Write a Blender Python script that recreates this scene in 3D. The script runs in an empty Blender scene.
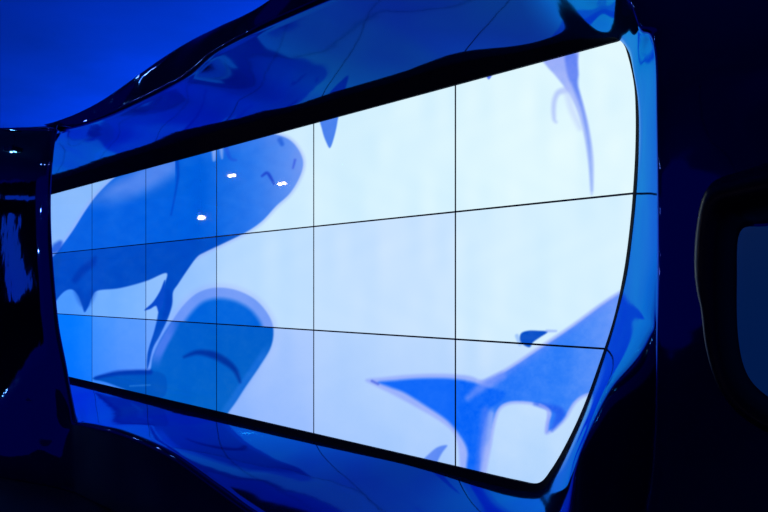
import bpy, math, random
import numpy as np
from mathutils import Vector, noise
random.seed(4)
sc = bpy.context.scene
COL = sc.collection

# ------------------------------------------------------------------ camera
FPX = 708.0; HOR = 290.6; CAMZ = 1.6
cam = bpy.data.cameras.new('camera'); camo = bpy.data.objects.new('camera', cam); COL.objects.link(camo)
cam.sensor_width = 36; cam.lens = 36 * FPX / 768
cam.shift_y = (HOR - 256) / 768
camo.location = (0, 0, CAMZ); camo.rotation_euler = (math.pi / 2, 0, 0)
cam.clip_end = 200
sc.camera = camo
# ------------------------------------------------------------------ world, exposure
sc.view_settings.view_transform = 'Standard'; sc.view_settings.look = 'None'
sc.view_settings.gamma = 1; sc.view_settings.use_curve_mapping = False
sc.view_settings.exposure = 0
w = bpy.data.worlds.new('dark_hall'); sc.world = w; w.use_nodes = True
w.node_tree.nodes['Background'].inputs[0].default_value = (0.0, 0.004, 0.11, 1)
w.node_tree.nodes['Background'].inputs[1].default_value = 1.0

# wall frame: U runs along the video wall to the right, N points out of it towards the room
XV = -304.0
_l = math.hypot(XV - 384, FPX)
RIGHT = Vector((-(XV - 384) / _l, -FPX / _l, 0))
NRM = Vector((RIGHT.y, -RIGHT.x, 0))
PH = 0.68; RATIO = 0.1677
def depthR(R): return FPX * PH / (RATIO * R)
_Y = depthR(455.5 - XV); _P = Vector(((455.5 - 384) / FPX * _Y, _Y, 0))
D0 = _P.dot(NRM)                       # signed distance of screen plane (about -3.08)
def W(u, n, z):
    p = RIGHT * u + NRM * (D0 + n); return Vector((p.x, p.y, z))
def pix(x, y, n=0.0):                  # photo direction met with the vertical plane n -> (u, z)
    dx = (x - 384) / FPX; Y = (D0 + n) / (dx * NRM.x + NRM.y)
    return (dx * RIGHT.x + RIGHT.y) * Y, CAMZ + (HOR - y) / FPX * Y
WLOC = Vector((RIGHT.x, RIGHT.y, 0))

# blue cove light behind the top of the sculpted wall, washing the ceiling
def area(name, u, n, z, sx, sy, power, col, rot=(math.pi, 0)):
    l = bpy.data.lights.new(name, 'AREA'); l.shape = 'RECTANGLE'; l.size = sx; l.size_y = sy
    l.energy = power; l.color = col
    o = bpy.data.objects.new(name, l); COL.objects.link(o)
    o.location = W(u, n, z); o.rotation_euler = (rot[0], 0, math.atan2(RIGHT.y, RIGHT.x)); return o
CEIL = 4.6
area('cove_light', -9.0, -4.2, 1.2, 14, 3, 640, (0.0, 0.125, 1.0))

# ------------------------------------------------------------------ materials
def mat(name, base=(0, 0, 0), rough=.5, metal=0.0, spec=.5, emis=None, estr=0):
    m = bpy.data.materials.new(name); m.use_nodes = True
    b = m.node_tree.nodes['Principled BSDF']
    b.inputs['Base Color'].default_value = (*base, 1); b.inputs['Roughness'].default_value = rough
    b.inputs['Metallic'].default_value = metal; b.inputs['Specular IOR Level'].default_value = spec
    if emis: b.inputs['Emission Color'].default_value = (*emis, 1); b.inputs['Emission Strength'].default_value = estr
    return m
def noise_mix(m, scale, c1, c2, detail=5, bump=0, bscale=None):
    nt = m.node_tree; b = nt.nodes['Principled BSDF']
    tc = nt.nodes.new('ShaderNodeTexCoord'); nz = nt.nodes.new('ShaderNodeTexNoise')
    nz.inputs['Scale'].default_value = scale; nz.inputs['Detail'].default_value = detail
    nt.links.new(tc.outputs['Object'], nz.inputs['Vector'])
    rp = nt.nodes.new('ShaderNodeValToRGB'); rp.color_ramp.elements[0].position = .3; rp.color_ramp.elements[1].position = .7
    rp.color_ramp.elements[0].color = (*c1, 1); rp.color_ramp.elements[1].color = (*c2, 1)
    nt.links.new(nz.outputs['Fac'], rp.inputs['Fac']); nt.links.new(rp.outputs['Color'], b.inputs['Base Color'])
    if bump:
        n2 = nt.nodes.new('ShaderNodeTexNoise'); n2.inputs['Scale'].default_value = bscale or scale; n2.inputs['Detail'].default_value = 2
        bp = nt.nodes.new('ShaderNodeBump'); bp.inputs['Strength'].default_value = bump; bp.inputs['Distance'].default_value = .02
        nt.links.new(tc.outputs['Object'], n2.inputs['Vector']); nt.links.new(n2.outputs['Fac'], bp.inputs['Height'])
        nt.links.new(bp.outputs['Normal'], b.inputs['Normal'])
    return m
def lacquer(name, rough, ramp, bump, bscale, teal, coat):
    # tinted metallic lacquer: deep blue seen square on, brighter at grazing angles as any lacquer
    m = bpy.data.materials.new(name); m.use_nodes = True; nt = m.node_tree; N = nt.nodes.new; L = nt.links.new
    nt.nodes.remove(nt.nodes['Principled BSDF']); out = nt.nodes['Material Output']
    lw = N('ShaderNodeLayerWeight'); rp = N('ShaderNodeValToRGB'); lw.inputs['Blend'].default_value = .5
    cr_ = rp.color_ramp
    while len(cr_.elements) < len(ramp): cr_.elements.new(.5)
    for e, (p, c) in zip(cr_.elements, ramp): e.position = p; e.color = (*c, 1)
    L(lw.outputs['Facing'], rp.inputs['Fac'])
    tc = N('ShaderNodeTexCoord'); nz = N('ShaderNodeTexNoise'); nz.inputs['Scale'].default_value = .8; nz.inputs['Detail'].default_value = 3
    r2 = N('ShaderNodeValToRGB'); r2.color_ramp.elements[0].position = .35; r2.color_ramp.elements[1].position = .65
    r2.color_ramp.elements[0].color = (1, .8, 1, 1); r2.color_ramp.elements[1].color = (1, teal, .95, 1)
    mx = N('ShaderNodeVectorMath'); mx.operation = 'MULTIPLY'
    L(tc.outputs['Object'], nz.inputs['Vector']); L(nz.outputs['Fac'], r2.inputs['Fac'])
    L(rp.outputs['Color'], mx.inputs[0]); L(r2.outputs['Color'], mx.inputs[1])
    n2 = N('ShaderNodeTexNoise'); n2.inputs['Scale'].default_value = bscale; n2.inputs['Detail'].default_value = 2
    bp = N('ShaderNodeBump'); bp.inputs['Strength'].default_value = bump; bp.inputs['Distance'].default_value = .02
    L(tc.outputs['Object'], n2.inputs['Vector']); L(n2.outputs['Fac'], bp.inputs['Height'])
    g = N('ShaderNodeBsdfGlossy'); g.inputs['Roughness'].default_value = rough
    d = N('ShaderNodeBsdfDiffuse'); d.inputs['Color'].default_value = (0, .002, .02, 1); ad = N('ShaderNodeAddShader')
    L(mx.outputs[0], g.inputs['Color']); L(bp.outputs['Normal'], g.inputs['Normal'])
    L(g.outputs[0], ad.inputs[0]); L(d.outputs[0], ad.inputs[1]); 
    cc = N('ShaderNodeBsdfGlossy'); cc.inputs['Roughness'].default_value = .03; cc.inputs['Color'].default_value = (coat, coat, coat, 1); a2 = N('ShaderNodeAddShader')
    L(bp.outputs['Normal'], cc.inputs['Normal']); L(ad.outputs[0], a2.inputs[0]); L(cc.outputs[0], a2.inputs[1]); L(a2.outputs[0], out.inputs['Surface'])
    return m
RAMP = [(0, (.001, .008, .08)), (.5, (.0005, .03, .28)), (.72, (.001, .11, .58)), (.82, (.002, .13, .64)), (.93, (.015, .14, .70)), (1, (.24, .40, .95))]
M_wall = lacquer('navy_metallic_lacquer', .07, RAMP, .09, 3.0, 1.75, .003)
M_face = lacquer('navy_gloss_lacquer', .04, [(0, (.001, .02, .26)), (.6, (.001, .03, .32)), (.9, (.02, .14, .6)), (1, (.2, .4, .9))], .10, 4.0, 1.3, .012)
M_black = mat('matte_black_border', (0.0, 0.004, 0.02), .7, spec=.1)
M_bezel = mat('display_bezel', (0.01, 0.05, 0.15), .35)
M_house = mat('display_housing', (0.01, 0.01, 0.012), .5, .5)
M_ceil = noise_mix(mat('blue_ceiling_paint', rough=.8, spec=.1), .55, (0.02, 0.30, .62), (0.03, 0.36, .78), 5)
M_floor = noise_mix(mat('dark_floor', rough=.5, spec=.06), 1.2, (0.001, 0.012, 0.045), (0.002, 0.02, 0.065), 4)
M_back = mat('dark_wall_paint', (0.002, 0.004, 0.012), .7)
M_lamp = mat('warm_lamp_lens', (1, .9, .75), .4, emis=(1, .74, .46), estr=150)
M_can = mat('lamp_housing', (0.02, 0.02, 0.022), .45, .6)
M_screen = mat('display_picture', (0.0, 0.002, 0.006), .025)
nt = M_screen.node_tree; b = nt.nodes['Principled BSDF']
at = nt.nodes.new('ShaderNodeAttribute'); at.attribute_name = 'picture'; at.attribute_type = 'GEOMETRY'
nt.links.new(at.outputs['Color'], b.inputs['Emission Color']); b.inputs['Emission Strength'].default_value = 1.0

# ------------------------------------------------------------------ mesh helpers
def link(name, verts, faces, m, parent=None, smooth=False, loc=None):
    me = bpy.data.meshes.new(name)
    if loc is None: loc = Vector((0, 0, 0))
    me.from_pydata([tuple(Vector(v) - loc) for v in verts], [], faces); me.update()
    if smooth: me.polygons.foreach_set('use_smooth', [True] * len(me.polygons))
    me.materials.append(m)
    o = bpy.data.objects.new(name, me); COL.objects.link(o)
    if parent: o.parent = parent
    else: o.location = loc
    return o
def struct(o): o['kind'] = 'structure'; return o
def box_uz(u0, u1, n0, n1, z0, z1):
    v = [W(u, n, z) for n in (n0, n1) for z in (z0, z1) for u in (u0, u1)]
    return v, [(0, 2, 3, 1), (4, 5, 7, 6), (0, 1, 5, 4), (2, 6, 7, 3), (0, 4, 6, 2), (1, 3, 7, 5)]

# ------------------------------------------------------------------ the picture on the video wall
def cr(pts, closed=True, k=8):
    pts = np.array(pts, float); n = len(pts); out = []
    rng = range(n) if closed else range(n - 1)
    for i in rng:
        if closed: p0, p1, p2, p3 = pts[i - 1], pts[i], pts[(i + 1) % n], pts[(i + 2) % n]
        else: p0, p1, p2, p3 = pts[max(i - 1, 0)], pts[i], pts[i + 1], pts[min(i + 2, n - 1)]
        for t in np.arange(k) / k:
            out.append(.5 * ((2 * p1) + (p2 - p0) * t + (2 * p0 - 5 * p1 + 4 * p2 - p3) * t * t + (3 * p1 - p0 - 3 * p2 + p3) * t ** 3))
    if not closed: out.append(pts[-1])
    return np.array(out)
def segd(P, A, B):
    d = B - A; L = (d * d).sum() + 1e-9
    t = np.clip(((P - A) @ d) / L, 0, 1); q = P - A - t[:, None] * d
    return np.hypot(q[:, 0], q[:, 1]), t
def sdf(P, poly, pad=12):
    """signed distance, negative inside; far points get +pad"""
    lo = poly.min(0) - pad; hi = poly.max(0) + pad
    m = ((P >= lo) & (P <= hi)).all(1); out = np.full(len(P), float(pad)); Q = P[m]
    if not len(Q): return out
    dist = np.full(len(Q), 1e9); ins = np.zeros(len(Q), bool)
    for i in range(len(poly)):
        A = poly[i - 1]; B = poly[i]
        d, _ = segd(Q, A, B); dist = np.minimum(dist, d)
        if A[1] != B[1]:
            c = ((A[1] > Q[:, 1]) != (B[1] > Q[:, 1])) & (Q[:, 0] < (B[0] - A[0]) * (Q[:, 1] - A[1]) / (B[1] - A[1]) + A[0])
            ins ^= c
    out[m] = np.where(ins, -dist, dist); return out
def strokes(P, line, wid):             # wid: list of half widths along the line
    ln = cr(line, False, 6); ws = np.interp(np.linspace(0, 1, len(ln)), np.linspace(0, 1, len(wid)), wid)
    best = np.full(len(P), 99.)
    for i in range(len(ln) - 1):
        d, t = segd(P, ln[i], ln[i + 1]); best = np.minimum(best, d - (ws[i] * (1 - t) + ws[i + 1] * t))
    return best
def sm(x, a, b): t = np.clip((x - a) / (b - a), 0, 1); return t * t * (3 - 2 * t)
def mixc(C, col, a): col = np.asarray(col, float); return C * (1 - a[:, None]) + (col if col.ndim == 2 else col[None]) * a[:, None]
S1 = cr([(40, 275), (58, 251), (72, 232), (86, 210), (97, 195), (112, 180), (127, 170), (150, 158), (200, 140), (250, 134), (272, 134), (288, 139), (298, 149), (303, 162), (300, 176), (290, 193), (276, 206), (262, 221), (246, 232), (224, 243), (205, 252), (197, 257), (188, 269), (178, 284), (173, 292), (172, 304), (168, 318), (160, 335), (153, 348), (149, 364), (147, 368), (148, 352), (154, 332), (157, 320), (159, 309), (161, 301), (165, 284), (166, 273), (146, 281), (120, 288), (98, 290.5), (92, 297), (88, 307), (84.5, 312), (82, 305), (78, 295), (72, 289.5), (65, 291), (58, 298), (52, 307), (40, 316)])
S1B = cr([(165, 280), (164, 300), (159, 312), (156, 306), (150, 309), (144.5, 310), (153, 302), (160, 291)], k=5)
S2 = cr([(150, 371), (153, 357), (160, 341), (171, 323), (184, 305), (198, 293), (215, 288), (235, 290), (254, 299), (267, 313), (273, 328), (271, 346), (260, 365), (245, 387), (231, 408), (215, 425), (180, 430), (140, 415), (120, 394), (140, 385)])
S2F = cr([(93, 378.5), (106, 374.5), (125, 371.5), (150, 371), (165, 376), (165, 395), (150, 398), (136, 393), (122, 388), (106, 382)])
S3 = cr([(366, 380), (384, 377.5), (410, 375), (440, 374), (468, 376), (481, 380), (492, 376), (510, 366), (540, 346), (570, 326), (600, 304), (622, 290), (660, 270), (690, 320), (660, 380), (610, 392), (589, 395), (576, 403), (566, 419), (556, 429), (546, 434), (546, 424), (549, 413), (544, 408), (528, 404), (510, 404), (500, 410), (495, 424), (491, 445), (486, 470), (483, 492), (461, 492), (460, 465), (458, 445), (453, 432), (440, 421), (418, 408), (396, 396), (378, 387)])
S3I = cr([(378, 382), (395, 380), (420, 378), (448, 378), (470, 381), (482, 385), (505, 392), (500, 402), (490, 410), (485, 425), (481, 450), (478, 492), (465, 492), (466, 468), (467, 451), (461, 438), (447, 421), (425, 406), (404, 393), (388, 387)])
FD = cr([(521, 342), (521, 334), (528, 331), (538, 331), (547, 332), (540, 337), (533, 342), (529, 347)])
FB = cr([(422, 462), (430, 453), (438, 447), (447, 445.5), (442, 453), (437, 463), (434, 475), (420, 475)])
FT = cr([(319, 110), (338, 108), (337.5, 122), (334, 138), (330, 148), (326, 142), (322, 130)])
FS = cr([(484, 70), (494, 70), (491, 77), (488, 79)], k=4)
S4 = cr([(538, 52), (560, 48), (578, 44), (577.5, 62), (578, 74), (577, 84), (583, 104), (589, 128), (593.5, 160), (593, 191), (590.5, 192), (588.5, 165), (584, 135), (577, 110), (568, 92), (556, 76), (547, 66)])
colx = [20, 70, 120, 182, 265, 384, 560, 700]
BG = np.array([[(126, 180, 252), (136, 186, 253), (146, 194, 254), (162, 205, 254), (206, 236, 255), (214, 242, 255), (224, 248, 255), (226, 248, 255)],
               [(60, 145, 255), (78, 154, 255), (118, 178, 255), (150, 196, 255), (190, 223, 255), (199, 226, 255), (214, 241, 255), (216, 242, 255)],
               [(0, 112, 252), (6, 122, 254), (82, 152, 255), (116, 170, 255), (168, 200, 255), (186, 216, 255), (203, 230, 255), (206, 228, 255)]], float)  # view-angle dimming of the displays towards the left is put into these colours
_rs = np.random.RandomState(3); _T = _rs.rand(64, 64)
def vn(x, y):
    xi = np.floor(x).astype(int); yi = np.floor(y).astype(int); fx = x - xi; fy = y - yi
    fx = fx * fx * (3 - 2 * fx); fy = fy * fy * (3 - 2 * fy); g = lambda a, b: _T[a % 64, b % 64]
    return (g(xi, yi) * (1 - fx) + g(xi + 1, yi) * fx) * (1 - fy) + (g(xi, yi + 1) * (1 - fx) + g(xi + 1, yi + 1) * fx) * fy
def picture(P, row, c):
    """P = points in the photo's frame, row 0..2 from the top, c = column"""
    x, y = P[:, 0], P[:, 1]
    cx = colx[c + 1]
    xq = .55 * x + .45 * cx
    base = np.stack([np.interp(xq, colx, BG[row, :, k]) for k in range(3)], 1)
    # slight fall-off towards the foot of the bottom displays
    R = x - XV
    v = (y - HOR) / R + .27
    if row == 2: base = base * (1 - .10 * np.clip((v - .33) / .17, 0, 1)[:, None] * np.array([1., .6, .0]))
    nz = np.sin(x * .11 + 3 * np.sin(y * .05)) * np.sin(y * .09 + 1.3)
    base = base + nz[:, None] * np.array([1.5, 1., 0])
    C = base
    # top-right trailing tail
    d = sdf(P, S4)
    a = 1 - sm(d, -1.5, 2.0); C = mixc(C, (150, 170, 250), a * np.interp(y, [60, 100, 190], [.95, .75, .45]))
    a = (1 - sm(strokes(P, [(571, 58), (573, 75), (576, 88), (583, 112), (589, 145), (592, 190)], [6, 5, 2, .8, .6, .3]), -2, 3)); C = mixc(C, (70, 110, 240), a * np.interp(y, [50, 90, 190], [.7, .6, .25]))
    a = (1 - sm(strokes(P, [(566, 90), (558, 93), (554, 103), (554, 118), (556, 122)], [3, 2, 1.6, .6]), -2, 3)); C = mixc(C, (165, 180, 250), a * .6)
    a = (1 - sm(strokes(P, [(568, 95), (572, 110), (580, 128)], [3, 3, 2]), -3, 4)); C = mixc(C, (195, 212, 253), a * .6)
    # fins cut by the top edge
    a = 1 - sm(sdf(P, FT), -1.2, 1.0); C = mixc(C, (75, 130, 238), a)
    a = 1 - sm(sdf(P, FS), -1, 1); C = mixc(C, (90, 120, 240), a)
    # large shark upper left
    d = sdf(P, S1, 14)
    r2 = np.full(len(P), 1. if row >= 1 else 0.)
    body = np.stack([np.interp(x, [50, 120, 200, 250, 300], [8, 6, 0, 40, 105]),
                     np.interp(x, [50, 120, 200, 250, 300], [92, 95, 95, 118, 150]),
                     np.interp(x, [50, 120, 200, 250, 300], [216, 222, 222, 236, 244])], 1)
    up = np.clip((168 - y + (x - 190) * -.25) / 50, 0, 1) * sm(x, 175, 215)
    body = mixc(body, (96, 135, 240), up * .8)
    up2 = (1 - sm(np.abs(y - (200 - (x - 110) * .62)), 4, 26)) * (x < 175)
    body = mixc(body, (110, 150, 246), up2 * .7 * sm(y, 215, 185))
    if row >= 1: body = body * np.array([[.35, .80, .88]])
    mm = np.sin(x * .22 + np.sin(y * .17) * 2) * np.sin(y * .2 + x * .05)
    body = body + mm[:, None] * np.array([[1, 2, 2]])
    a = 1 - sm(d, -1.0, 1.2); halo = 1 - sm(d, 0, 5)
    C = mixc(C, (150, 170, 250), halo * .45 * (y < 260)); C = mixc(C, body, a)
    C = mixc(C, (10, 75, 200) if row else (10, 85, 210), 1 - sm(sdf(P, S1B), -1, 1))
    ln = lambda pts, w, s0, s1, col, al: mixc(C, col, (1 - sm(strokes(P, pts, w), s0, s1)) * al)
    C = ln([(177, 158), (178, 175), (175, 195), (171, 215)], [1, .8, .3, .1], -1, 2, (0, 60, 190), .7)
    C = ln([(214, 148), (214, 160)], [2.5, 1], -1.5, 2, (150, 180, 250), .8)
    C = ln([(221, 146), (222, 158)], [2, .6], -1.5, 2, (150, 180, 250), .7)
    C = ln([(225, 145), (230, 158), (236, 160)], [2, 1, .5], -1, 2, (30, 80, 220), .6)
    C = ln([(262, 176), (267, 173), (271, 178), (274, 184)], [.5, 1, 1, .3], -1, 2, (25, 60, 200), .8)
    C = ln([(280, 140), (282, 144)], [1.5, 1], -1, 3, (30, 90, 215), .7)
    C = ln([(295, 160), (293, 168)], [.6, .3], -1, 2, (50, 80, 220), .7)
    C = ln([(75, 280), (83, 270), (92, 263), (95, 258)], [2, 3, 2.5, .5], -2, 4, (0, 50, 165), .7)
    C = ln([(78, 292), (85, 303), (92, 293)], [2, 3, 2], -2, 5, (0, 60, 175), .5)
    C = ln([(54, 250), (57, 247), (60, 243)], [3, 4, 2], -2, 3, (20, 80, 215), .8)
    C = ln([(168, 292), (168, 305), (163, 320)], [2, 3, 1], -2, 3, (0, 62, 185), .6)
    # second shark, lower left
    d = sdf(P, S2, 16)
    hz = 1 - sm(d, 0, 8); C = mixc(C, (150, 165, 250), hz * (.28 if row == 1 else .1))
    a = 1 - sm(d, -1, 1.5)
    if row <= 1:
        C = mixc(C, (95, 140, 244), a * .75); C = mixc(C, (2, 100, 220), 1 - sm(d, -14, -7))
    else:
        bd = np.stack([0 * x + 2, np.interp(y, [320, 420], [94, 98]), np.interp(y, [320, 420], [204, 200])], 1)
        C = mixc(C, bd, a); C = mixc(C, (90, 130, 245), (1 - sm(np.abs(d + 4), 2, 7)) * .75 * sm(x, 185, 168) * sm(y, 372, 350))
        C = mixc(C, (40, 120, 235), (1 - sm(np.abs(d + 3), 1, 6)) * .5 * sm(x, 200, 240) * sm(y, 340, 360))
    a = 1 - sm(sdf(P, S2F), -1, 1.5); C = mixc(C, (0, 84, 190), a)
    C = ln([(96, 378), (118, 373), (150, 372)], [.5, 1.5, 1.5], -1, 3, (0, 45, 165), .7)
    C = ln([(130, 386), (150, 385)], [.3, .3], -1, 1.5, (60, 140, 230), .6)
    C = ln([(184, 357), (197, 352.5), (212, 354.5), (225, 361), (235, 370), (240, 382)], [.3, 1.8, 3, 3, 2, .3], -2, 3, (0, 44, 150), .85)
    # tail and body, lower right
    d = sdf(P, S3, 16)
    C = mixc(C, (150, 172, 252), (1 - sm(d, -2, 2.5)) * .85)
    bx = np.stack([np.interp(x, [480, 560, 620], [36, 52, 112]), np.interp(x, [480, 560, 620], [116, 128, 156]), np.interp(x, [480, 620], [250, 250])], 1)
    q = (x - 480) * .574 + (y - 376) * .819
    bx = mixc(bx, (110, 145, 252), (1 - sm(q, 4, 22)))
    C = mixc(C, bx, (1 - sm(d, -4, -1)) * sm(x, 478, 500) * (1 - sm(y - np.maximum(0, x - 520) * .5, 440, 450)))
    C = mixc(C, (16, 104, 250), (1 - sm(sdf(P, S3I), -3, 2)))
    C = ln([(468, 398), (482, 387), (502, 376)], [2, 4, 3], -3, 4, (110, 145, 252), .7)
    C = ln([(485, 410), (483, 440), (477, 480)], [3, 4, 3], -3, 4, (80, 125, 248), .6)
    C = ln([(492, 414), (488, 445), (482, 480)], [1, 2, 2], -2, 4, (165, 185, 252), .6)
    C = ln([(535, 404), (552, 408), (560, 414), (552, 430)], [1, 3, 5, 1], -3, 3, (30, 85, 235), .7)
    C = ln([(540, 405), (548, 411), (547, 431)], [1, 1, 1.2], -1, 2, (150, 165, 250), .6)
    C = ln([(372, 381), (378, 384)], [.6, .6], -1, 2, (60, 90, 220), .7)
    C = ln([(517, 336), (520, 344)], [1.5, 1.5], -1, 2, (150, 190, 250), .8)
    a = 1 - sm(sdf(P, FD), -1, 1.5); C = mixc(C, (10, 80, 200), a)
    C = ln([(547, 331), (556, 331)], [1, .5], -1, 2, (140, 165, 250), .6)
    a = 1 - sm(sdf(P, FB), -1.5, 1.5); C = mixc(C, (95, 140, 245), a)
    dk = np.clip((235 - C[:, 1]) / 130, 0, 1)
    m2 = (vn(x * .16, y * .16) + .6 * vn(x * .4 + 9, y * .4) + .4 * vn(x * .9, y * .9 + 5)) / 2 - .5
    m3 = vn(x * .07 + 20, y * .02) - .5
    C = C + (m2 * 34 * dk * (.35 + .65 * (x > 455)) + m3 * 9)[:, None] * np.array([1.0, .55, .12])
    C = np.clip(C, 0, 255) / 255.
    return np.where(C <= .04045, C / 12.92, ((C + .055) / 1.055) ** 2.4)

# ------------------------------------------------------------------ video wall: 18 displays
inv0 = 1 / (455.5 - XV); step = 0.000302
def colpx(k): return XV + 1 / (inv0 - step * k)       # k = columns right of the 455 seam
EDG = [pix(colpx(k), HOR, 0)[0] for k in range(-6, 2)]
VT = -.2714; hrow = RATIO
_, ZT = pix(455.5, HOR + VT * (455.5 - XV)); _, ZB = pix(455.5, HOR + (VT + 3 * RATIO) * (455.5 - XV))
ZE = [ZT + (ZB - ZT) * i / 3 for i in range(4)]
rows = ['top', 'middle', 'bottom']
SHOW = [['pale water left of big shark', 'the back of the big shark', 'the flank of the big shark', 'the rounded snout of the big shark', 'pale water and one short hanging fin tip', 'thin trailing tail hanging from above'],
        ['the tail end of the big shark', 'the belly of the big shark', 'the side fin of the big shark', 'the top of the lower shark head', 'only pale empty water', 'shark back with small dorsal fin'],
        ['plain bright blue water by the left column', 'a dark fin tip at its foot', 'the mouth of the lower shark', 'the right edge of the lower shark', 'the wide left lobe of a tail fin', 'a shark body joining its tail']]
CN = ['sixth', 'fifth', 'fourth', 'third', 'second', 'first', 'seventh']
for r in range(3):
    for c in range(-1, 6):  # leftmost column is added out of sight, for its reflection in the soffit
        u0, u1 = EDG[c + 1], EDG[c + 2]; z1, z0 = ZE[r], ZE[r + 1]
        root = bpy.data.objects.new('display_panel', None); COL.objects.link(root)
        base = W((u0 + u1) / 2, 0, z0); root.location = base
        root['label'] = '%s row display panel, %s from right, %s' % (rows[r], CN[c], ('showing ' + SHOW[r][c]) if c >= 0 else 'added, mostly hidden behind the left column')
        root['category'] = 'screen'; root['group'] = 'displays of the video wall'
        g = .0004
        v, f = box_uz(u0 + g, u1 - g, -.08, -.004, z0 + g, z1 - g)
        link('housing', [p - base for p in v], f, M_house, root)
        bw = .0045
        V = []; F = []
        for (a0, a1, b0, b1) in ((u0 + g, u1 - g, z0 + g, z0 + bw), (u0 + g, u1 - g, z1 - bw, z1 - g), (u0 + g, u0 + bw, z0 + bw, z1 - bw), (u1 - bw, u1 - g, z0 + bw, z1 - bw)):
            v, f = box_uz(a0, a1, -.004, .001, b0, b1); k = len(V); V += v; F += [tuple(i + k for i in q) for q in f]
        link('bezel', [p - base for p in V], F, M_bezel, root)
        nx = int((colpx(c - 4) - colpx(c - 5)) * 1.25) + 8; ny = int(RATIO * ((colpx(c - 4)) - XV) * 1.15) + 4
        us = np.linspace(u0 + bw, u1 - bw, nx); zs = np.linspace(z0 + bw, z1 - bw, ny)
        UU, ZZ = np.meshgrid(us, zs); UU = UU.ravel(); ZZ = ZZ.ravel()
        X = RIGHT.x * UU + NRM.x * D0; Y = RIGHT.y * UU + NRM.y * D0
        P = np.stack([384 + FPX * X / Y, HOR - FPX * (ZZ - CAMZ) / Y], 1)
        lin = picture(P, r, c)
        me = bpy.data.meshes.new('screen'); n = nx * ny
        me.vertices.add(n)
        co = np.stack([X - base.x, Y - base.y, ZZ - base.z], 1)
        me.vertices.foreach_set('co', co.ravel().astype(np.float32))
        I = (np.arange(ny - 1)[:, None] * nx + np.arange(nx - 1)[None]).ravel()
        Q = np.stack([I, I + 1, I + nx + 1, I + nx], 1)
        me.loops.add(Q.size); me.polygons.add(len(Q))
        me.loops.foreach_set('vertex_index', Q.ravel().astype(np.int32))
        me.polygons.foreach_set('loop_start', (np.arange(len(Q)) * 4).astype(np.int32))
        me.update(calc_edges=True); me.validate()
        ca = me.color_attributes.new('picture', 'FLOAT_COLOR', 'POINT')
        ca.data.foreach_set('color', np.concatenate([lin, np.ones((n, 1))], 1).ravel().astype(np.float32))
        me.materials.append(M_screen)
        o = bpy.data.objects.new('screen', me); COL.objects.link(o); o.parent = root

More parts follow.
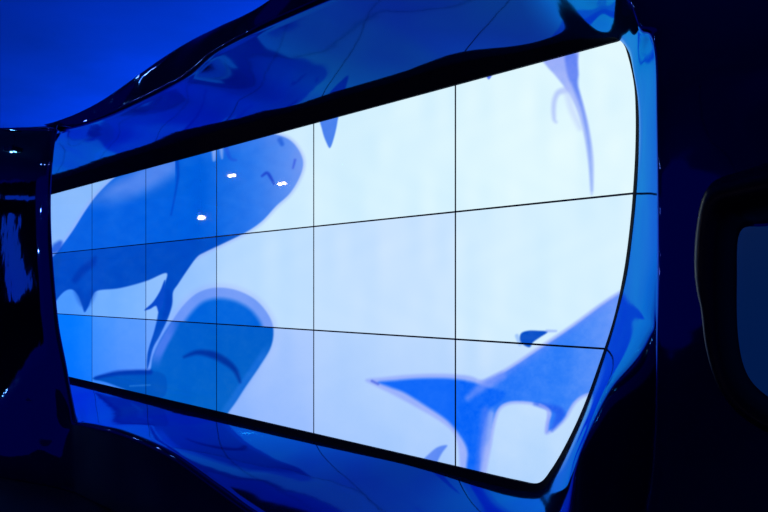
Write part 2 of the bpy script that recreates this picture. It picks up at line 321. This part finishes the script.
# ------------------------------------------------------------------ sculpted wall around the opening
def top(x): return HOR + VT * (x - XV)
def bot(x): return HOR + (VT + 3 * RATIO) * (x - XV)      # foot of the visible picture
def t0(x): return top(x) - np.interp(x, [60, 190, 300, 455, 560], [.036, .037, .028, .027, .019]) * (x - XV)
def b0(x): return bot(x) + .0125 * (x - XV)
KEY = [ # edge of picture, inner edge of glossy reveal, front edge, its distance, outer face, roundness of the reveal
    ((-10, top(-10)), (-30, t0(-30)), (57, 133), .66, (30, 127), 1),
    ((40, top(40)), (40, t0(40)), (63, 131.5), .62, (44, 124.5), 1),
    ((90, top(90)), (90, t0(90)), (70, 130), .58, (57, 121), 1),
    ((150, top(150)), (150, t0(150)), (90, 125), .54, (80, 112), 1),
    ((200, top(200)), (200, t0(200)), (118, 114.5), .54, (108, 96.5), 1),
    ((256, top(256)), (256, t0(256)), (165, 92), .56, (158, 61), 1),
    ((285, top(285)), (285, t0(285)), (190, 78), .60, (190, 41), 1),
    ((313, top(313)), (313, t0(313)), (216, 56), .65, (218, 27), 1),
    ((350, top(350)), (350, t0(350)), (258, 34), .70, (262, 5), 1),
    ((400, top(400)), (400, t0(400)), (310, 11), .70, (330, -48), 1),
    ((455, top(455)), (455, t0(455)), (360, -10), .70, (390, -120), 1),
    ((530, top(530)), (520, t0(520) + 3), (430, -40), .70, (520, -330), 1),
    ((590, top(590)), (570, 40), (505, -55), .70, (660, -520), 1),
    ((613, top(613)), (600, 38), (582, -28), .70, (760, -600), 1),
    ((622, 41), (617, 38.5), (616, -18), .70, (900, -650), 1),
    ((629, 60), (630.5, 55), (633, 12), .70, (1050, -650), 1),
    ((634, 85), (636, 82), (641, 33), .70, (1150, -300), 1),
    ((635.5, 110), (638, 110), (651, 38), .70, (1200, 0), 1),
    ((635.5, 140), (638, 140), (656, 60), .70, (1200, 100), 1),
    ((634, 175), (636.5, 175), (657, 120), .70, (1200, 180), 1),
    ((630.5, 220), (633, 220), (658, 210), .70, (1200, 240), 1),
    ((624, 270), (626.5, 270.5), (658, 280), .70, (1200, 300), 1.15),
    ((614, 317), (616, 318), (657, 335), .70, (1200, 380), 1.9),
    ((600, 361), (602, 362), (656, 385), .70, (1200, 500), 6),
    ((584, 405), (586.5, 406), (654, 440), .70, (1200, 700), 22),
    ((568, 440), (571, 442), (648, 500), .70, (1200, 1200), 30),
    ((552, 468), (555, 472), (634, 560), .70, (1000, 1200), 14),
    ((538, 483), (541, 490), (600, 610), .70, (800, 1050), 7),
    ((515, bot(515)), (518, b0(515)), (530, 610), .70, (650, 900), 3),
    ((455, bot(455)), (455, b0(455)), (420, 580), .70, (450, 740), 1.5),
    ((400, bot(400)), (400, b0(400)), (320, 545), .70, (345, 650), 1),
    ((350, bot(350)), (350, b0(350)), (255, 508), .70, (270, 610), 1),
    ((313, bot(313)), (313, b0(313)), (218, 482), .70, (225, 570), 1),
    ((256, bot(256)), (256, b0(256)), (170, 449), .70, (170, 540), 1),
    ((200, bot(200)), (200, b0(200)), (126, 430), .70, (120, 515), 1),
    ((150, bot(150)), (150, b0(150)), (100, 424), .70, (80, 498), 1),
    ((100, bot(100)), (100, b0(100)), (86, 421.5), .70, (40, 480), 1),
    ((60, bot(60)), (56, b0(56)), (78, 420), .70, (10, 470), 1),
    ((-10, bot(-10)), (-30, b0(-30)), (73, 400), .70, (-60, 445), 1),
    ((-10, 340), (-30, 340), (66, 362), .70, (-140, 400), 1),
    ((-10, 315), (-30, 315), (59, 325), .70, (-150, 350), 1),
    ((-10, 280), (-30, 280), (54.5, 280), .70, (-150, 290), 1),
    ((-10, 250), (-30, 250), (51.5, 235), .70, (-150, 230), 1),
    ((-10, 230), (-30, 228), (51, 195), .70, (-150, 175), 1),
    ((-10, 218), (-30, 214), (53, 160), .70, (-130, 135), 1),
]
NK = len(KEY)
def fixfloor(u, z): return u, z
L_m = [pix(*k[0], .018) for k in KEY]; L_0 = [pix(*k[1], .035) for k in KEY]
L_1 = [pix(*k[2], k[3]) for k in KEY]
N2 = .76
L_2 = []
for i, k in enumerate(KEY):
    u, z = pix(*k[4], k[3] + .06)
    L_2.append((u, max(0.0, min(CEIL, z))))
SUB = 10
A_m, A_0, A_1, A_2 = [cr(a, True, SUB) for a in (L_m, L_0, L_1, L_2)]
A_2[:, 1] = np.clip(A_2[:, 1], 0, CEIL)
NA = len(A_m)
N_1 = cr([(k[3], 0) for k in KEY], True, SUB)[:, 0]
RND = np.maximum(1, cr([(k[5], 0) for k in KEY], True, SUB)[:, 0])
B_0 = cr([k[1] for k in KEY], True, SUB); B_1 = cr([k[2] for k in KEY], True, SUB)
# black border round the picture
V = [W(a[0], .004 if False else .018, a[1]) for a in A_m] + [W(a[0], .035, a[1]) for a in A_0]
V += [W(a[0], .002, a[1]) for a in A_m]
F = [(i, (i + 1) % NA, NA + (i + 1) % NA, NA + i) for i in range(NA)] + [(2 * NA + i, 2 * NA + (i + 1) % NA, (i + 1) % NA, i) for i in range(NA)]
o = struct(link('trim_1', V, F, M_black)); 

def lump(u, z, s=0.0):
    return noise.noise(Vector((u * .9 + s, z * 1.3, 7.3 + s)))
rings = []
UB = pix(80, 400, .7)[0]
SR = 34
def mk(i, p, n, amp):
    u, z = p
    d = amp * lump(u, z); e = amp * lump(u, z, 31.)
    return W(u + d, n + e, z + d * .6)
# reveal
for s in np.linspace(0, 1, SR):
    ring = []
    for i in range(NA):
        a, b_ = A_0[i], A_1[i]
        bul = math.sin(math.pi * s)
        t = s
        p = a + (b_ - a) * t
        rr = RND[i]
        n = .035 + (N_1[i] - .035) * (1 - (1 - s) ** rr)
        wv = min(1, (rr - 1) / .6)
        if wv > 0:
            q = B_0[i] + (B_1[i] - B_0[i]) * s
            p = p * (1 - wv) + np.array(pix(q[0], q[1], n)) * wv
        amp = .035 * bul
        ring.append(mk(i, p, n, amp))
    rings.append(ring)
# rounded front lip
for th in (20, 40, 60, 80):
    ring = []; t = math.radians(th)
    for i in range(NA):
        d = A_2[i] - A_1[i]; d = d / (np.hypot(*d) + 1e-6)
        r = min(.035, .4 * np.hypot(*(A_2[i] - A_1[i])))
        ring.append(W(*(A_1[i] + d * r * (1 - math.cos(t)))[:1], N_1[i] + r * math.sin(t), (A_1[i] + d * r * (1 - math.cos(t)))[1]))
    rings.append(ring)
# outer face
SF = 40
for s in np.linspace(0, 1, SF)[1:]:
    ring = []
    for i in range(NA):
        d = A_2[i] - A_1[i]; L = np.hypot(*d) + 1e-6; a = A_1[i] + d / L * min(.035, .4 * L)
        p = a + (A_2[i] - a) * s
        far = min(1, s * L / .5)
        n = N_1[i] + .035 + .025 * s + far * (1 - s ** 4) * (.0 if p[0] < UB else .06) * lump(p[0] * 1.6, p[1] * 1.4, 5.)
        if p[0] < UB: n += .36 * far * float(sm(np.array(UB - p[0]), -.2, 1.3)) * (1 - float(sm(np.array(p[1]), .05, 1.25)))
        ring.append(W(p[0], n, p[1]))
    rings.append(ring)
# top of the wall turns back
for (dn, dz) in ((-.05, .0), (-.3, .0), (-.9, .0)):
    ring = []
    for i in range(NA):
        p = A_2[i]; ring.append(W(p[0], N_1[i] + .06 + dn, max(0, p[1] + (dz if p[1] > 1.2 and p[1] < CEIL - .05 else 0))))
    rings.append(ring)
V = [v for r in rings for v in r]; F = []
for j in range(len(rings) - 1):
    for i in range(NA):
        k = (i + 1) % NA; F.append((j * NA + i, j * NA + k, (j + 1) * NA + k, (j + 1) * NA + i))
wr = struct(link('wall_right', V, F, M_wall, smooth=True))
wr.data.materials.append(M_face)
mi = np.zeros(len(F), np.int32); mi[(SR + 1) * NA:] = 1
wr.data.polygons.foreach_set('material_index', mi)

# ------------------------------------------------------------------ floor, ceiling, other walls
def quad(name, u0, u1, n0, n1, z, m, th):
    v, f = box_uz(u0, u1, n0, n1, z, z + th); return struct(link(name, v, f, m))
quad('floor', -22, 6, -7, 14, -.1, M_floor, .1)
quad('ceiling', -22, 6, -7, 14, CEIL, M_ceil, .1)

# ------------------------------------------------------------------ second sculpted opening, further right along the wall
def niche():
    root = bpy.data.objects.new('wall_niche', None); COL.objects.link(root)
    out = [(738, 232), (762, 226), (800, 224), (850, 230), (880, 260), (885, 320), (870, 380), (830, 408), (790, 408), (762, 394), (744, 372), (736, 335), (735, 280)]
    inn = cr([pix(x, y, .80) for x, y in out], True, 6)
    cen = inn.mean(0); base = W(cen[0], .8, inn[:, 1].min()); root.location = base
    root['label'] = 'dim blue glowing recess with thick dark rounded rim at the right edge'; root['category'] = 'wall niche'
    V = []; F = []; n = len(inn); prof = []
    wd = np.array([.10 + .10 * max(0, math.sin(math.atan2(p[1] - cen[1], -(p[0] - cen[0])) )) for p in inn])
    for t in np.linspace(0, math.pi, 13):
        for i, p in enumerate(inn):
            d = (p - cen) / np.hypot(*(p - cen)); q = p + d * wd[i] * (1 - math.cos(t)) / 2
            V.append(W(q[0], .62 + .26 * math.sin(t) ** .8 if t < 1.6 else .60 + .28 * math.sin(t), q[1]) - base)
    for j in range(12):
        for i in range(n): k = (i + 1) % n; F.append((j * n + i, j * n + k, (j + 1) * n + k, (j + 1) * n + i))
    link('rim', V, F, M_rim, root, smooth=True)
    V = [W(p[0], .785, p[1]) - base for p in inn] + [W(p[0], .765, p[1]) - base for p in inn]
    F = [tuple(range(n)), tuple(range(2 * n - 1, n - 1, -1))] + [(i, n + i, n + (i + 1) % n, (i + 1) % n) for i in range(n)]
    link('back_panel', V, F, M_glow, root)
M_rim = mat('dark_blue_rim', (0.001, 0.003, 0.015), .35, spec=.25)
M_glow = mat('dim_blue_lit_acrylic', (0.0, 0.01, 0.05), .25, emis=(0, .009, .06), estr=1)
niche()

# ------------------------------------------------------------------ added off-view glowing panel, there only to be mirrored in the left column
def mirror(px, py, Yv, n0):
    P = Vector(((px - 384) / FPX * Yv, Yv, CAMZ + (HOR - py) / FPX * Yv))
    npl = P.x * NRM.x + P.y * NRM.y - D0 - n0
    return P - NRM * (2 * npl)
def slab(name, pts, off, m, root, base, th=.05):
    a, b_, c_ = pts[0], pts[1], pts[-1]; nn = (b_ - a).cross(c_ - a).normalized(); n = len(pts)
    V = [p + nn * off - base for p in pts] + [p + nn * (off + th) - base for p in pts]
    F = [tuple(range(n)), tuple(range(2 * n - 1, n - 1, -1))] + [(i, n + i, n + (i + 1) % n, (i + 1) % n) for i in range(n)]
    return link(name, V, F, m, root)
M_refl = mat('reflection_panel_glow', (0, 0, 0), .2, emis=(.04, .30, 1.0), estr=.6)
YV = 10.5
root = bpy.data.objects.new('reflection_panel', None); COL.objects.link(root)
A = mirror(-6, 300, YV, .74); B = mirror(44, 300, YV, .74); base = Vector(((A.x + B.x) / 2, (A.y + B.y) / 2, 0)); root.location = base
root['label'] = 'added unseen blue panel mirrored as a patch in the left column'; root['category'] = 'reflection panel'
def poly(pp): return [mirror(x, y, YV, .74) for x, y in pp]
zf = HOR + CAMZ / YV * FPX
slab('body', poly([(-8, 185), (50, 185), (50, zf), (-8, zf)]), -.14, M_house, root, base, .12)
slab('screen', poly([tuple(q) for q in cr([(5, 222), (10, 214), (17, 216), (18, 240), (24, 262), (33, 284), (22, 296), (14, 302), (9, 290), (5, 255)], True, 5)]), -.02, M_refl, root, base, .02)  # glow outlined as the patch mirrored in the left column
slab('reflection_strip', poly([(3, 195), (45, 197), (45, 200), (3, 199)]), -.02, M_refl, root, base, .02)  # glowing strip added for a reflected line on the column

# ------------------------------------------------------------------ pendant spotlights over the hall
def lathe(r0, r1, z0, z1, n=16, cx=0, cy=0):
    V = [(cx + r * math.cos(2 * math.pi * i / n), cy + r * math.sin(2 * math.pi * i / n), z) for r, z in ((r0, z0), (r1, z1)) for i in range(n)]
    F = [(i, (i + 1) % n, n + (i + 1) % n, n + i) for i in range(n)] + [tuple(range(n - 1, -1, -1)), tuple(range(n, 2 * n))]
    return V, F
LZ = 2.9
def pendant(P, label, lr=.02):
    root = bpy.data.objects.new('pendant_spotlight', None); COL.objects.link(root); root.location = P
    root['label'] = label; root['category'] = 'lamp'; root['group'] = 'pendant spotlights over the hall'
    link('rod', *lathe(.01, .01, .09, CEIL - P.z, 8), M_can, root)
    link('canopy', *lathe(.05, .05, CEIL - P.z - .03, CEIL - P.z), M_can, root)
    v, f = box_uz(-.14, .14, -.06, .06, 0, .09)
    link('housing', [p - W(0, 0, 0) for p in v], f, M_can, root)
    for sgn in (-1, 1):
        bm_v, bm_f = lathe(lr, lr, -lr, .0, 14)
        c = RIGHT * (.07 * sgn)
        link('lens', [Vector(q) + c for q in bm_v], bm_f, M_lamp, root)
HANG = 'small twin warm spotlight on a thin rod, '
for k, (x, y) in enumerate([(180, 171), (232, 175), (282, 183)]):
    LH = (4.1, 3.9, 3.6)[k]; Yv = (LH - CAMZ) / ((HOR - y) / FPX)
    pendant(mirror(x, y, Yv, 0.0), HANG + ('mirrored behind the left column top', 'mirrored in the big shark flank', 'mirrored by the big shark mouth')[k], .026)
for u, n, h, r, t in [(-2.0, 7.5, 3.4, .02, 'behind the viewer on the left'), (1.0, 7.0, 3.4, .02, 'behind the viewer at the centre'), (3.2, 5.0, 3.4, .02, 'behind the viewer on the right'),
                      (-15.95, 4.2, 2.15, .05, 'hung lowest at the far left end'), (-15.7, 4.75, 2.55, .05, 'second lowest at the far left end'),
                      (-14.6, 5.4, 3.3, .05, 'higher one at the far left end')]:
    pendant(W(u, n, h), HANG + t, r)
for k, (x, y) in enumerate([(665, 180), (674, 198), (682, 216), (10, 143)]):
    pendant(mirror(x, y, (3.4 - CAMZ) / ((HOR - y) / FPX), .76), HANG + ('top of three mirrored in the right wall', 'middle of three mirrored in the right wall', 'bottom of three mirrored in the right wall', 'mirrored highest on the left column', 'mirrored lower on the left column')[k], .022 if k < 3 else .009)
